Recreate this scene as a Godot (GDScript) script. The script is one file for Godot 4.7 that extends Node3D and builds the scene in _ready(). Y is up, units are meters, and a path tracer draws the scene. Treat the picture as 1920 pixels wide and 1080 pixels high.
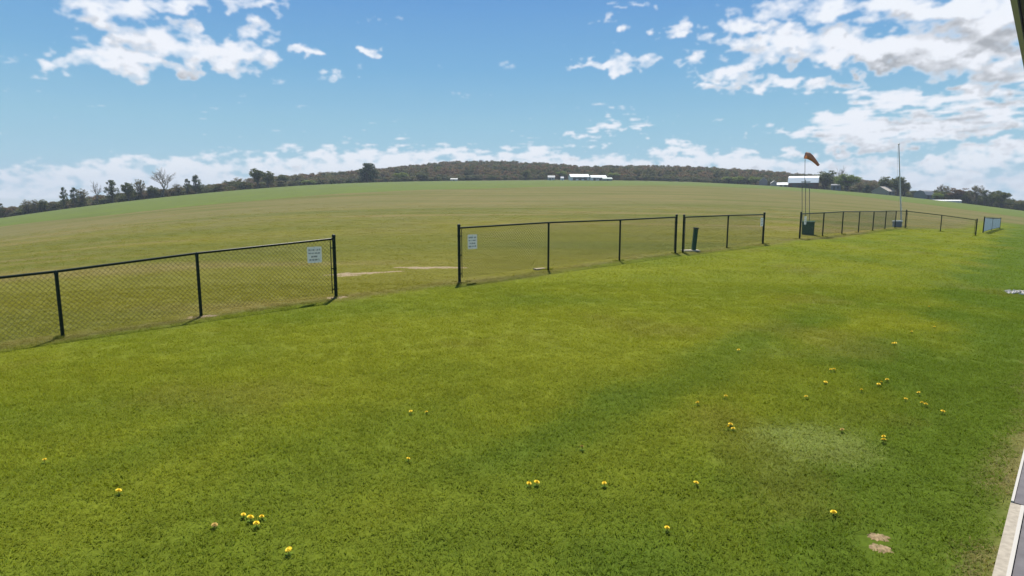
extends Node3D
# A mown model airfield with a chain-link pit fence, seen from under the eave of a small building.
# World: x right, y up, the camera looks towards -z. d below always means distance ahead (-z), in metres.

const FENCE_A := [[-9.02, 7.67, 1.02], [-6.95, 9.35, 1.04], [-5.42, 10.59, 1.13], [-3.52, 12.21, 1.26]]
const FENCE_B := [[-1.20, 14.00, 1.32], [0.94, 15.91, 1.24], [3.09, 17.70, 1.19], [5.19, 19.59, 1.23]]
const FENCE_C := [[5.47, 19.75, 1.22], [7.44, 21.37, 1.14], [9.40, 23.15, 1.17]]
const FENCE_D := [[11.96, 25.72, 1.12], [13.86, 27.62, 1.06], [15.71, 29.49, 1.08], [17.48, 31.26, 1.07], [19.36, 33.26, 1.05], [21.36, 35.50, 1.06], [23.09, 37.38, 1.05], [24.27, 38.27, 1.14], [26.30, 38.03, 1.01], [27.64, 36.90, 1.01]]
const FENCE_E := [[31.44, 41.33, 1.10], [36.57, 47.25, 0.97], [41.75, 53.07, 0.93]]
const CROP_NEAR := [Vector2(-0.826, 102.1), Vector2(-0.626, 83.7), Vector2(-0.419, 91.6), Vector2(-0.256, 112.8), Vector2(-0.068, 136.7), Vector2(0.119, 180.8), Vector2(0.273, 230.0), Vector2(0.375, 230.0), Vector2(0.512, 210.4), Vector2(0.633, 161.6), Vector2(0.720, 140.4), Vector2(0.824, 129.4)]
const CROP_FAR := [Vector2(-0.824, 280), Vector2(-0.720, 290), Vector2(-0.616, 300), Vector2(-0.512, 320), Vector2(-0.409, 360), Vector2(-0.307, 420), Vector2(-0.221, 450), Vector2(-0.068, 480), Vector2(0.119, 520), Vector2(0.272, 500), Vector2(0.375, 450), Vector2(0.478, 400), Vector2(0.615, 370), Vector2(0.719, 340), Vector2(0.823, 320)]
const TREES := [
	["tall", -230.3, 280.2, 6.5, 4.0, "dark tree cut by the left edge at the end of the treeline"],
	["bush", -229.2, 286.2, 3.0, 5.1, "low grey scrub tree second from the left edge"],
	["sparse", -224.6, 288.3, 6.8, 4.6, "thin budding tree left of a twin with forked crown"],
	["sparse", -219.1, 285.4, 6.6, 3.6, "thin forked budding tree right of its twin near left edge"],
	["round", -220.6, 292.8, 6.4, 5.2, "small olive tree right of the thin budding twins"],
	["bush", -214.0, 291.7, 4.6, 5.2, "low brown bush between small olive tree and tall pair"],
	["tall", -208.5, 290.1, 10.0, 3.9, "tall narrow dark tree, left one of the tall pair"],
	["tall", -207.4, 295.8, 9.7, 3.9, "tall narrow dark tree, right one of the tall pair"],
	["sparse", -207.4, 300.9, 8.6, 5.9, "pale thin-leaved tree touching the right side of the tall pair"],
	["bare", -197.5, 297.3, 10.4, 4.0, "slim nearly bare tree alone in a gap of the hedge"],
	["tall", -190.7, 297.6, 11.1, 6.4, "tall dark tree with open gappy crown, right of a slim bare tree"],
	["round", -185.8, 302.2, 9.3, 7.0, "round green tree left of the big bare tree"],
	["sparse", -184.3, 310.2, 10.6, 5.5, "budding tree with thin pointed top beside the round green tree"],
	["round", -180.7, 313.7, 7.0, 6.1, "low olive tree just left of the big bare tree"],
	["bare", -173.3, 311.5, 13.6, 9.4, "big bare grey tree with fan of branches above the hedge"],
	["sparse", -170.6, 320.0, 6.3, 5.1, "small yellowish budding tree right of the big bare tree"],
	["tall", -166.5, 320.7, 8.3, 3.7, "slim cone shaped dark tree, left one of a close pair"],
	["tall", -163.1, 322.7, 9.5, 6.3, "broader dark tree, right one of a close pair past the bare tree"],
	["bush", -170.0, 350.7, 5.1, 7.5, "low brown bush in the thin hedge between dark pair and oaks"],
	["round", -166.6, 368.3, 6.5, 7.9, "grey green tree standing left of the big dark oaks"],
	["sparse", -165.7, 379.3, 7.4, 7.4, "grey budding tree against the big dark oaks"],
	["round", -144.9, 357.0, 12.0, 9.5, "big dark oak, left one of the two tallest before the wood"],
	["round", -145.3, 374.5, 10.8, 8.7, "big dark oak, right one of the two tallest before the wood"],
	["round", -150.0, 411.0, 8.0, 9.5, "olive round tree just right of the two big oaks"],
	["sparse", -150.8, 438.0, 8.6, 10.1, "brown budding tree at the front of the wood, left of the pine"],
	["bright", -136.7, 422.0, 3.7, 10.5, "small yellow green tree at the edge of the wood"],
	["sparse", -136.3, 477.5, 6.2, 12.7, "reddish brown budding tree at the front of the wood"],
	["sparse", -122.2, 478.0, 6.9, 12.8, "brown budding tree touching the left side of the pine"],
	["pine", -102.8, 447.0, 13.7, 14.3, "big dark bushy pine standing before the brown wood"],
	["sparse", -100.8, 493.3, 8.4, 13.2, "brown tree just right of the big dark pine"],
	["bright", -86.6, 488.7, 7.2, 13.0, "pale green tree right of the big pine, before the wood"],
	["round", -70.2, 485.0, 7.4, 12.1, "grey green tree in the middle of the wood edge"],
	["round", 10.9, 511.1, 8.1, 10.0, "dark round tree left of the white roofed sheds"],
	["bright", 41.6, 531.3, 7.4, 9.5, "light green tree close behind the left small shed"],
	["bright", 87.2, 539.4, 6.8, 12.5, "pale green tree right of the white roofed sheds"],
	["bush", 96.8, 517.1, 3.7, 10.1, "dark bush beside the end of the white roofed sheds"],
	["bush", 106.7, 497.6, 1.7, 3.5, "tiny dark bush at the field edge, left of a close pair"],
	["bush", 124.5, 492.6, 1.3, 4.4, "tiny dark bush, left of a close pair at the field edge"],
	["bush", 131.8, 488.3, 1.1, 4.8, "tiny dark bush, right of a close pair at the field edge"],
	["bright", 164.6, 476.2, 5.8, 11.0, "light green tree, left end of the row before the ridge"],
	["bright", 167.6, 461.8, 6.4, 9.9, "light green tree, second in the row before the ridge"],
	["round", 172.1, 457.2, 5.9, 8.9, "olive tree, third in the row before the ridge"],
	["bright", 173.8, 447.3, 6.4, 9.5, "light green tree at right end of row beside grey house"],
	["round", 201.7, 402.9, 13.1, 15.1, "broad grey oak immediately right of the red barn"],
	["bare", 219.4, 420.2, 14.9, 6.7, "bare round topped tree behind the bright green tree"],
	["bright", 200.9, 375.4, 10.8, 14.7, "bright green tree, fullest one right of the red barn"],
	["sparse", 221.3, 397.8, 6.7, 6.4, "rusty budding shrub right of the bright green tree"],
	["pine", 213.0, 375.3, 4.9, 4.3, "small dark evergreen beside the gabled house"],
	["sparse", 232.2, 403.6, 8.1, 7.9, "tan budding tree behind the gabled house"],
	["round", 224.4, 375.9, 11.9, 10.7, "dark leafy tree, left half of the pair by the flagpole"],
	["round", 226.6, 367.5, 11.7, 11.1, "dark leafy tree, right half of the pair by the flagpole"],
	["round", 233.7, 372.2, 8.8, 6.6, "smaller dark tree at the right foot of the flagpole pair"],
	["bright", 234.9, 344.8, 4.7, 6.1, "low bright green bush left of the long white shed"],
	["sparse", 257.0, 374.2, 9.5, 5.0, "slim budding tree, left of two spindly ones right of flagpole"],
	["sparse", 256.7, 368.2, 9.5, 4.9, "slim budding tree, right of two spindly ones right of flagpole"],
	["red", 251.0, 351.0, 9.0, 10.6, "reddish brown tree above the long white shed"],
	["round", 252.8, 345.5, 7.5, 6.1, "dark green tree right of the reddish brown tree"],
	["sparse", 252.3, 339.2, 11.0, 7.8, "tall thin topped tree highest in the far right wood"],
	["tall", 252.1, 332.3, 8.6, 6.5, "dark tree right of the tall thin topped one"],
	["round", 259.0, 336.0, 8.6, 6.6, "olive green tree in the far right wood"],
	["round", 253.7, 323.3, 9.4, 8.1, "round topped dark tree closing the far right wood"],
	["bush", 264.8, 329.8, 4.7, 6.5, "low dark bush beyond the round topped tree at far right"],
	["round", 270.8, 330.8, 5.1, 6.5, "dark tree touching the right edge of the picture"],
]
const DANDELIONS := [
	[4.39, 7.00, 0, "right dandelion of the loose trio in the upper right lawn"],
	[4.29, 6.94, 0, "middle dandelion of the loose trio in the upper right lawn"],
	[4.21, 6.86, 0, "left dandelion of the loose trio in the upper right lawn"],
	[3.92, 7.37, 0, "left dandelion of the touching pair above the loose trio"],
	[3.97, 7.39, 0, "right dandelion of the touching pair above the loose trio"],
	[3.63, 6.92, 0, "small dandelion just below the touching pair in the right lawn"],
	[3.17, 6.42, 0, "leftmost dandelion of the right lawn patch"],
	[3.89, 6.64, 0, "faint dandelion just below the loose trio"],
	[5.54, 8.72, 0, "right dandelion of the pair farthest up the right lawn"],
	[5.49, 8.69, 0, "left dandelion of the pair farthest up the right lawn"],
	[7.86, 11.47, 0, "farthest tiny dandelion nearest the far fence on the right"],
	[6.85, 9.82, 0, "tiny dandelion second from the far fence on the right"],
	[6.24, 9.45, 0, "tiny dandelion between the far pair and the farthest one"],
	[4.22, 6.38, 0, "dandelion left of the low right pair in the right lawn"],
	[4.48, 6.57, 0, "dandelion just above the low right pair in the right lawn"],
	[4.30, 6.24, 0, "left dandelion of the low right pair"],
	[4.32, 6.21, 0, "right dandelion of the low right pair"],
	[4.37, 6.02, 0, "rightmost dandelion nearest the grey walk"],
	[1.94, 6.22, 1, "single yellow dandelion in the dark grass band right of centre"],
	[2.30, 6.41, 1, "tiny yellow dandelion just right of the one in the dark grass band"],
	[3.10, 8.24, 1, "farthest small yellow dandelion standing alone in the middle lawn"],
	[2.04, 5.58, 2, "left dandelion of the tight clump of three right of centre"],
	[2.09, 5.66, 2, "top dandelion of the tight clump of three right of centre"],
	[2.08, 5.56, 2, "right dandelion of the tight clump of three right of centre"],
	[3.09, 5.53, 1, "yellow dandelion beside the pale dry grass patch"],
	[3.39, 5.38, 1, "upper of two touching yellow dandelions right of the dry grass patch"],
	[3.34, 5.30, 1, "lower of two touching yellow dandelions right of the dry grass patch"],
	[0.61, 5.13, 1, "pale drooping dandelion above the row of yellow blooms"],
	[-1.02, 5.98, 1, "left of two small yellow dandelions in the yellowish lawn"],
	[-0.86, 5.97, 1, "right of two small yellow dandelions in the yellowish lawn"],
	[-0.87, 4.92, 1, "lone yellow dandelion below the two in the yellowish lawn"],
	[0.13, 4.49, 1, "left dandelion of the close pair in the row"],
	[0.19, 4.50, 1, "right dandelion of the close pair in the row"],
	[0.71, 4.49, 1, "single yellow dandelion in the middle of the row"],
	[1.42, 4.50, 1, "single yellow dandelion at the right end of the row"],
	[1.04, 3.87, 1, "yellow dandelion alone near the bottom, right of centre"],
	[-1.88, 4.05, 3, "leftmost dandelion of the loose clump of four at lower left"],
	[-1.81, 4.00, 3, "second dandelion of the loose clump of four at lower left"],
	[-1.74, 4.02, 3, "rightmost dandelion of the loose clump of four at lower left"],
	[-1.74, 3.93, 3, "lowest dandelion of the loose clump of four at lower left"],
	[-1.41, 3.62, 1, "brightest yellow dandelion at the very bottom, left of centre"],
	[-2.02, 3.92, 1, "brownish wilted dandelion left of the loose clump of four"],
	[-2.96, 4.38, 1, "yellow dandelion alone in the lower left lawn"],
	[-3.92, 4.92, 1, "leftmost yellow dandelion near the left edge"],
	[2.26, 4.07, 1, "yellow dandelion left of the two sandy patches"],
]
const CLOUDS := [
	[-31.2, 10.3, 2.86, 1.28, 1.00], [-33.9, 9.8, 0.99, 0.67, 0.70], [-27.5, 11.5, 3.65, 1.31, 1.00], [-23.7, 11.2, 3.47, 1.36, 1.10], [-25.3, 10.6, 3.59, 1.04, 1.00], [-21.6, 12.5, 1.57, 1.36, 0.90],
	[-26.6, 13.0, 1.06, 0.76, 0.60], [-29.2, 12.5, 3.33, 0.83, 0.70], [-32.2, 13.6, 3.84, 1.28, 0.95], [-28.4, 14.6, 2.98, 0.66, 0.70], [-22.6, 15.4, 3.68, 0.61, 0.75], [-35.7, 9.1, 1.08, 0.58, 0.80],
	[-36.5, 10.4, 0.68, 0.53, 0.60], [-37.8, 9.6, 0.66, 0.35, 0.45], [-17.5, 12.1, 1.39, 0.50, 0.90], [-12.4, 12.4, 0.95, 0.34, 0.80], [-15.3, 10.2, 0.98, 0.17, 0.50], [-11.1, 16.4, 0.90, 0.24, 0.60],
	[8.4, 14.9, 1.38, 0.25, 0.80], [8.8, 16.1, 0.64, 0.16, 0.55], [10.9, 15.7, 0.81, 0.16, 0.50], [14.2, 13.6, 1.32, 0.58, 0.85], [13.7, 14.5, 0.71, 0.24, 0.70], [9.0, 11.4, 3.85, 0.52, 0.80],
	[11.0, 11.6, 2.00, 0.68, 0.90], [9.9, 10.9, 1.84, 0.52, 0.80], [6.2, 11.4, 1.40, 0.35, 0.80], [15.8, 11.6, 1.48, 0.63, 0.80], [15.3, 11.0, 0.62, 0.51, 0.60], [6.2, 8.2, 1.04, 0.23, 0.50],
	[8.8, 8.0, 0.65, 0.18, 0.40], [9.1, 6.3, 2.10, 0.82, 0.90], [11.4, 6.1, 1.47, 0.41, 0.80], [6.0, 5.2, 1.90, 0.37, 0.80], [20.7, 5.6, 0.46, 0.22, 0.70], [19.3, 13.6, 2.57, 1.06, 1.00],
	[21.2, 12.0, 2.42, 1.14, 1.00], [20.9, 11.1, 1.64, 0.90, 0.90], [24.0, 12.4, 3.52, 1.11, 1.00], [27.9, 11.4, 4.48, 1.28, 1.10], [32.1, 11.0, 4.45, 1.53, 1.20], [35.8, 9.9, 4.08, 1.49, 1.20],
	[38.0, 8.2, 2.62, 0.83, 1.10], [22.3, 15.1, 4.03, 0.82, 0.85], [26.2, 14.4, 3.37, 0.93, 0.90], [29.1, 14.4, 4.33, 0.79, 1.00], [33.2, 13.4, 5.30, 1.06, 1.10], [37.1, 12.1, 2.98, 1.56, 1.20],
	[18.8, 10.3, 2.52, 0.92, 1.00], [17.4, 9.0, 1.72, 0.39, 0.80], [21.8, 9.2, 2.78, 0.52, 0.90], [26.0, 8.8, 1.52, 0.53, 0.90], [28.0, 9.2, 0.74, 0.48, 0.80], [29.1, 8.5, 0.80, 0.59, 0.80],
	[26.2, 8.0, 0.69, 0.20, 0.60], [31.4, 7.3, 3.10, 0.71, 1.00], [34.7, 7.1, 3.55, 0.81, 1.10], [37.6, 6.3, 2.35, 0.79, 1.10], [27.9, 6.2, 2.94, 0.81, 1.00], [29.8, 5.2, 5.14, 1.07, 1.10],
	[33.9, 5.2, 3.99, 0.96, 1.10], [37.1, 5.2, 2.39, 0.62, 1.00], [24.8, 5.5, 1.57, 0.76, 0.85], [29.1, 4.1, 3.28, 0.61, 1.00], [32.7, 4.2, 1.08, 0.55, 0.90], [37.6, 3.6, 2.04, 0.44, 1.00],
	[37.0, 2.7, 3.07, 0.76, 1.00], [33.5, 2.6, 2.12, 0.46, 0.95], [28.5, 3.0, 3.74, 0.35, 0.80], [30.8, 1.5, 4.34, 0.55, 0.80], [37.1, 1.4, 3.07, 0.44, 0.75], [24.2, 3.5, 1.12, 0.35, 0.80],
	[13.8, 4.2, 1.54, 0.50, 0.90], [19.6, 3.7, 1.87, 0.53, 0.90], [16.1, 3.3, 3.09, 0.64, 0.90],
]
const BAND := [Vector2(-39.2, 1.9), Vector2(-32.8, 2.8), Vector2(-25.3, 3.9), Vector2(-16.9, 4.5), Vector2(-5.3, 4.7), Vector2(1.9, 5.0), Vector2(11.5, 4.3), Vector2(20.4, 3.8), Vector2(28.5, 3.2), Vector2(38.5, 2.7)]

const EYE := 2.35
const SLOPE := 0.0325
const FALL := 0.1506
const CREST := 0.0283
const HILL := [Vector2(-620, 0), Vector2(-420, 0), Vector2(-289, 0), Vector2(-231, 0), Vector2(-188, 2), Vector2(-130, 9.5), Vector2(-72, 15), Vector2(-7, 15.5), Vector2(43, 12.5), Vector2(87, 8.5), Vector2(137, 9.5), Vector2(195, 10.2), Vector2(245, 10), Vector2(318, 7.8), Vector2(376, 5), Vector2(434, 2), Vector2(560, 0)]
const FENCE_LINE := [Vector2(-40, -17), Vector2(-9.02, 7.68), Vector2(-6.95, 9.35), Vector2(-3.52, 12.2), Vector2(-1.2, 14.0), Vector2(5.3, 19.7), Vector2(9.4, 23.15), Vector2(12, 25.7), Vector2(24.3, 38.3), Vector2(60, 75)]
const SOIL := [
	[-4.15, 15.3, 0.42, 0.17, 0.2], [-3.55, 15.42, 0.44, 0.14, 0.25], [-3.05, 15.6, 0.3, 0.07, 0.35], [-4.0, 15.0, 0.3, 0.07, 0.2], [-2.95, 16.35, 0.22, 0.07, -0.1], [-2.5, 16.3, 0.4, 0.19, -0.1], [-1.95, 16.33, 0.42, 0.17, -0.05], [-1.4, 16.25, 0.22, 0.07, 0.1],
	[-3.5, 12.2, 0.2, 0.09, 0.3], [-5.4, 10.6, 0.22, 0.09, 0.3], [2.43, 3.82, 0.062, 0.045, 0.0], [2.37, 3.69, 0.066, 0.047, 0.0],
]
var mats := {}
var used := {}
var rng := RandomNumberGenerator.new()
var patch_noise := FastNoiseLite.new()
var warp_noise := FastNoiseLite.new()


class Geo:
	var v := PackedVector3Array()
	var n := PackedVector3Array()
	var c := PackedColorArray()
	var ix := PackedInt32Array()
	var tint := Color.WHITE

	func tri(a: Vector3, b: Vector3, d: Vector3, hint: Vector3) -> void:
		var m := (d - a).cross(b - a).normalized()
		var at := v.size()
		if m.dot(hint) < 0.0:
			m = -m
			v.append_array([a, d, b])
		else:
			v.append_array([a, b, d])
		n.append_array([m, m, m])
		c.append_array([tint, tint, tint])
		ix.append_array([at, at + 1, at + 2])

	func quad(a: Vector3, b: Vector3, d: Vector3, e: Vector3, hint: Vector3) -> void:
		var m := (d - a).cross(b - a).normalized()
		var at := v.size()
		v.append_array([a, b, d, e])
		c.append_array([tint, tint, tint, tint])
		if m.dot(hint) < 0.0:
			m = -m
			ix.append_array([at, at + 2, at + 1, at, at + 3, at + 2])
		else:
			ix.append_array([at, at + 1, at + 2, at, at + 2, at + 3])
		n.append_array([m, m, m, m])

	func box(at: Vector3, size: Vector3, turn := Basis()) -> void:
		var s := size / 2.0
		for k in 3:
			for sg in [-1.0, 1.0]:
				var o := Vector3.ZERO
				var p := Vector3.ZERO
				var q := Vector3.ZERO
				o[k] = s[k] * sg
				p[(k + 1) % 3] = s[(k + 1) % 3]
				q[(k + 2) % 3] = s[(k + 2) % 3]
				quad(at + turn * (o - p - q), at + turn * (o + p - q), at + turn * (o + p + q), at + turn * (o - p + q), turn * o)

	func tube(a: Vector3, b: Vector3, ra: float, rb: float, sides := 8, caps := true) -> void:
		var w := (b - a).normalized()
		var u := w.cross(Vector3.UP if absf(w.y) < 0.9 else Vector3.RIGHT).normalized()
		var t := w.cross(u)
		var at := v.size()
		for k in sides:
			var ang := TAU * k / sides
			var dir := u * cos(ang) + t * sin(ang)
			v.append_array([a + dir * ra, b + dir * rb])
			n.append_array([dir, dir])
			c.append_array([tint, tint])
		for k in sides:
			var p := at + 2 * k
			var q := at + 2 * ((k + 1) % sides)
			ix.append_array([p, q + 1, q, p, p + 1, q + 1])
		if caps:
			for k in sides - 2:
				tri(v[at], v[at + 2 * (k + 1)], v[at + 2 * (k + 2)], -w)
				tri(v[at + 1], v[at + 2 * (k + 1) + 1], v[at + 2 * (k + 2) + 1], w)

	func lathe(at: Vector3, prof: Array, sides := 12) -> void:
		var s := v.size()
		for k in prof.size():
			var before: Vector2 = prof[maxi(k - 1, 0)]
			var after: Vector2 = prof[mini(k + 1, prof.size() - 1)]
			var along := (after - before).normalized()
			for j in sides:
				var ang := TAU * j / sides
				v.append(at + Vector3(cos(ang) * prof[k].x, prof[k].y, sin(ang) * prof[k].x))
				n.append(Vector3(cos(ang) * along.y, -along.x, sin(ang) * along.y).normalized())
				c.append(tint)
		for k in prof.size() - 1:
			for j in sides:
				var a := s + k * sides + j
				var b := s + k * sides + (j + 1) % sides
				ix.append_array([a, b, b + sides, a, b + sides, a + sides])

	func prism(prof: PackedVector2Array, length: float) -> void:
		# a closed outline in (z, y), drawn out along x and closed at both ends
		var mid := Vector2.ZERO
		for p in prof:
			mid += p / prof.size()
		for k in prof.size():
			var p := prof[k]
			var q := prof[(k + 1) % prof.size()]
			var out := Vector2(q.y - p.y, p.x - q.x)
			if out.dot((p + q) / 2.0 - mid) < 0.0:
				out = -out
			quad(Vector3(-length / 2, p.y, p.x), Vector3(length / 2, p.y, p.x), Vector3(length / 2, q.y, q.x), Vector3(-length / 2, q.y, q.x), Vector3(0, out.y, out.x))
		var tris := Geometry2D.triangulate_polygon(prof)
		for k in tris.size() / 3:
			var a := prof[tris[3 * k]]
			var b := prof[tris[3 * k + 1]]
			var d := prof[tris[3 * k + 2]]
			for sg in [-1.0, 1.0]:
				tri(Vector3(sg * length / 2, a.y, a.x), Vector3(sg * length / 2, b.y, b.x), Vector3(sg * length / 2, d.y, d.x), Vector3(sg, 0, 0))

	func mesh() -> ArrayMesh:
		var a := []
		a.resize(Mesh.ARRAY_MAX)
		a[Mesh.ARRAY_VERTEX] = v
		a[Mesh.ARRAY_NORMAL] = n
		a[Mesh.ARRAY_COLOR] = c
		a[Mesh.ARRAY_INDEX] = ix
		var m := ArrayMesh.new()
		m.add_surface_from_arrays(Mesh.PRIMITIVE_TRIANGLES, a)
		return m


# ---------------------------------------------------------------- helpers

func table(t: Array, x: float) -> float:
	if x <= t[0].x:
		return t[0].y
	for k in t.size() - 1:
		if x <= t[k + 1].x:
			return lerpf(t[k].y, t[k + 1].y, smoothstep(t[k].x, t[k + 1].x, x) * 0.5 + 0.5 * (x - t[k].x) / (t[k + 1].x - t[k].x))
	return t[-1].y


func land(x: float, d: float) -> float:
	# a broad spur that rises gently ahead and falls off to both sides, with a wooded ridge behind
	var r := sqrt(x * x + d * d + 625.0)
	var y := SLOPE * maxf(d, -80.0) - FALL * pow(absf(x - CREST * d), 2.97) / pow(r, 1.97)
	if d > 470.0:
		y += table(HILL, x) * smoothstep(470.0, 840.0, d) * (1.0 - 0.6 * smoothstep(950.0, 1500.0, d))
	return y


func on(x: float, d: float, lift := 0.0) -> Vector3:
	return Vector3(x, land(x, d) + lift, -d)


func numbered(called: String) -> String:
	used[called] = used.get(called, -1) + 1
	return called if used[called] == 0 else "%s_%03d" % [called, used[called]]


func tag(o: Node, label: String, category := "", group := "", kind := "") -> void:
	o.set_meta("label", label)
	if category:
		o.set_meta("category", category)
	if group:
		o.set_meta("group", group)
	if kind:
		o.set_meta("kind", kind)


func thing(called: String, label: String, category: String, at: Vector3, turn := 0.0, group := "") -> Node3D:
	var o := Node3D.new()
	o.name = numbered(called)
	add_child(o)
	o.position = at
	o.rotation.y = turn
	tag(o, label, category, group)
	return o


func part(called: String, m: Mesh, mat: Material, parent: Node3D, at := Vector3.ZERO) -> MeshInstance3D:
	var o := MeshInstance3D.new()
	o.name = called
	o.mesh = m
	o.material_override = mat
	o.position = at
	parent.add_child(o, true)
	return o


func structure(called: String, m: Mesh, mat: Material, label: String) -> MeshInstance3D:
	var o := MeshInstance3D.new()
	o.name = numbered(called)
	o.mesh = m
	o.material_override = mat
	add_child(o)
	tag(o, label, "", "", "structure")
	return o


func lin(r: float, g: float, b: float) -> Color:
	return Color(r, g, b).linear_to_srgb()


func noise_texture(freq: float, octaves: int, sd: int, lo: Color, hi: Color, size := 512, kind := FastNoiseLite.TYPE_SIMPLEX_SMOOTH) -> NoiseTexture2D:
	var nz := FastNoiseLite.new()
	nz.noise_type = kind
	nz.frequency = freq
	nz.fractal_octaves = octaves
	nz.seed = sd
	var ramp := Gradient.new()
	ramp.set_color(0, lo)
	ramp.set_color(1, hi)
	var t := NoiseTexture2D.new()
	t.width = size
	t.height = size
	t.seamless = true
	t.noise = nz
	t.color_ramp = ramp
	return t


func mat(key: String, color: Color, rough := 0.8, metal := 0.0, tex: Texture2D = null, scale := 1.0) -> StandardMaterial3D:
	if mats.has(key):
		return mats[key]
	var m := StandardMaterial3D.new()
	m.resource_name = key
	m.albedo_color = color
	m.roughness = rough
	m.metallic = metal
	if tex:
		m.albedo_texture = tex
		m.uv1_triplanar = true
		m.uv1_world_triplanar = true
		m.uv1_scale = Vector3.ONE * scale
	mats[key] = m
	return m


# ---------------------------------------------------------------- sky

func sky_air(el: float) -> Vector3:
	var stops := [[-5.0, Vector3(0.40, 0.58, 0.68)], [3.0, Vector3(0.33, 0.57, 0.70)], [6.5, Vector3(0.27, 0.52, 0.685)], [11.0, Vector3(0.175, 0.415, 0.67)], [17.0, Vector3(0.118, 0.315, 0.64)], [35.0, Vector3(0.10, 0.26, 0.54)], [90.0, Vector3(0.075, 0.19, 0.45)]]
	for k in stops.size() - 1:
		if el <= stops[k + 1][0]:
			return stops[k][1].lerp(stops[k + 1][1], clampf((el - stops[k][0]) / (stops[k + 1][0] - stops[k][0]), 0, 1))
	return stops[-1][1]


func cloud_field(az: float, el: float, low: FastNoiseLite) -> float:
	# how likely cloud is: the cumulus of the day, a far bank along the horizon, loose fields elsewhere
	var f := 0.0
	for b in CLOUDS:
		var x: float = (az - b[0]) / b[2]
		var y: float = (el - b[1]) / b[3]
		if y < 0.0:
			y *= 1.35
		var q := x * x + y * y
		if q < 2.2:
			f = maxf(f, b[4] * (1.0 - 0.5 * q))
	var top := table(BAND, az) + 0.9 * low.get_noise_2d(az * 1.3, 7.0)
	f = maxf(f, 0.8 * (1.0 - smoothstep(top - 1.2, top + 0.9, el)) - 0.12 * low.get_noise_2d(az * 6.0, el * 16.0))
	var away := maxf(smoothstep(37.0, 44.0, absf(az)), smoothstep(16.0, 21.0, el))
	if away > 0.0:
		var ray := Vector3(sin(deg_to_rad(az)) * cos(deg_to_rad(el)), sin(deg_to_rad(el)), cos(deg_to_rad(az)) * cos(deg_to_rad(el)))
		f = lerpf(f, maxf(f * 0.6, 0.3 + 0.75 * low.get_noise_3d(ray.x * 160.0, ray.y * 260.0, ray.z * 160.0)), away)
	return f


func sky_color(az: float, el: float, f: float, f_up: float, wisp: FastNoiseLite) -> Color:
	var a := deg_to_rad(az)
	var e := deg_to_rad(el)
	var p := Vector3(sin(a) * cos(e), sin(e) * 1.9, cos(a) * cos(e)) * 100.0 * lerpf(1.75, 1.0, smoothstep(3.0, 9.0, el))
	var n := wisp.get_noise_3d(p.x, p.y, p.z)
	var amp := 0.88 - 0.3 * smoothstep(0.6, 1.1, f)
	var d := f * 1.05 - 0.43 + n * amp
	var c := sky_air(el)
	if d > 0.0:
		var n_up := wisp.get_noise_3d(p.x, p.y + 2.6, p.z)
		var cover := pow(clampf(d / lerpf(0.36, 0.5, smoothstep(3.0, 9.0, el)), 0.0, 1.0), 0.8)
		var d_up := f * 1.05 - 0.43 + n_up * amp
		var under := clampf(0.4 * d_up + 0.8 * (n_up - n) + 1.7 * (f_up - f) + 0.14, 0.0, 1.0) * smoothstep(0.1, 0.6, d)
		var bright := lerpf(0.92, 0.4, under)
		c = c.lerp(Vector3(bright * 0.97, bright * 0.99, bright * 1.05), cover * 0.96)
	return Color(c.x, c.y, c.z).linear_to_srgb()


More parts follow.
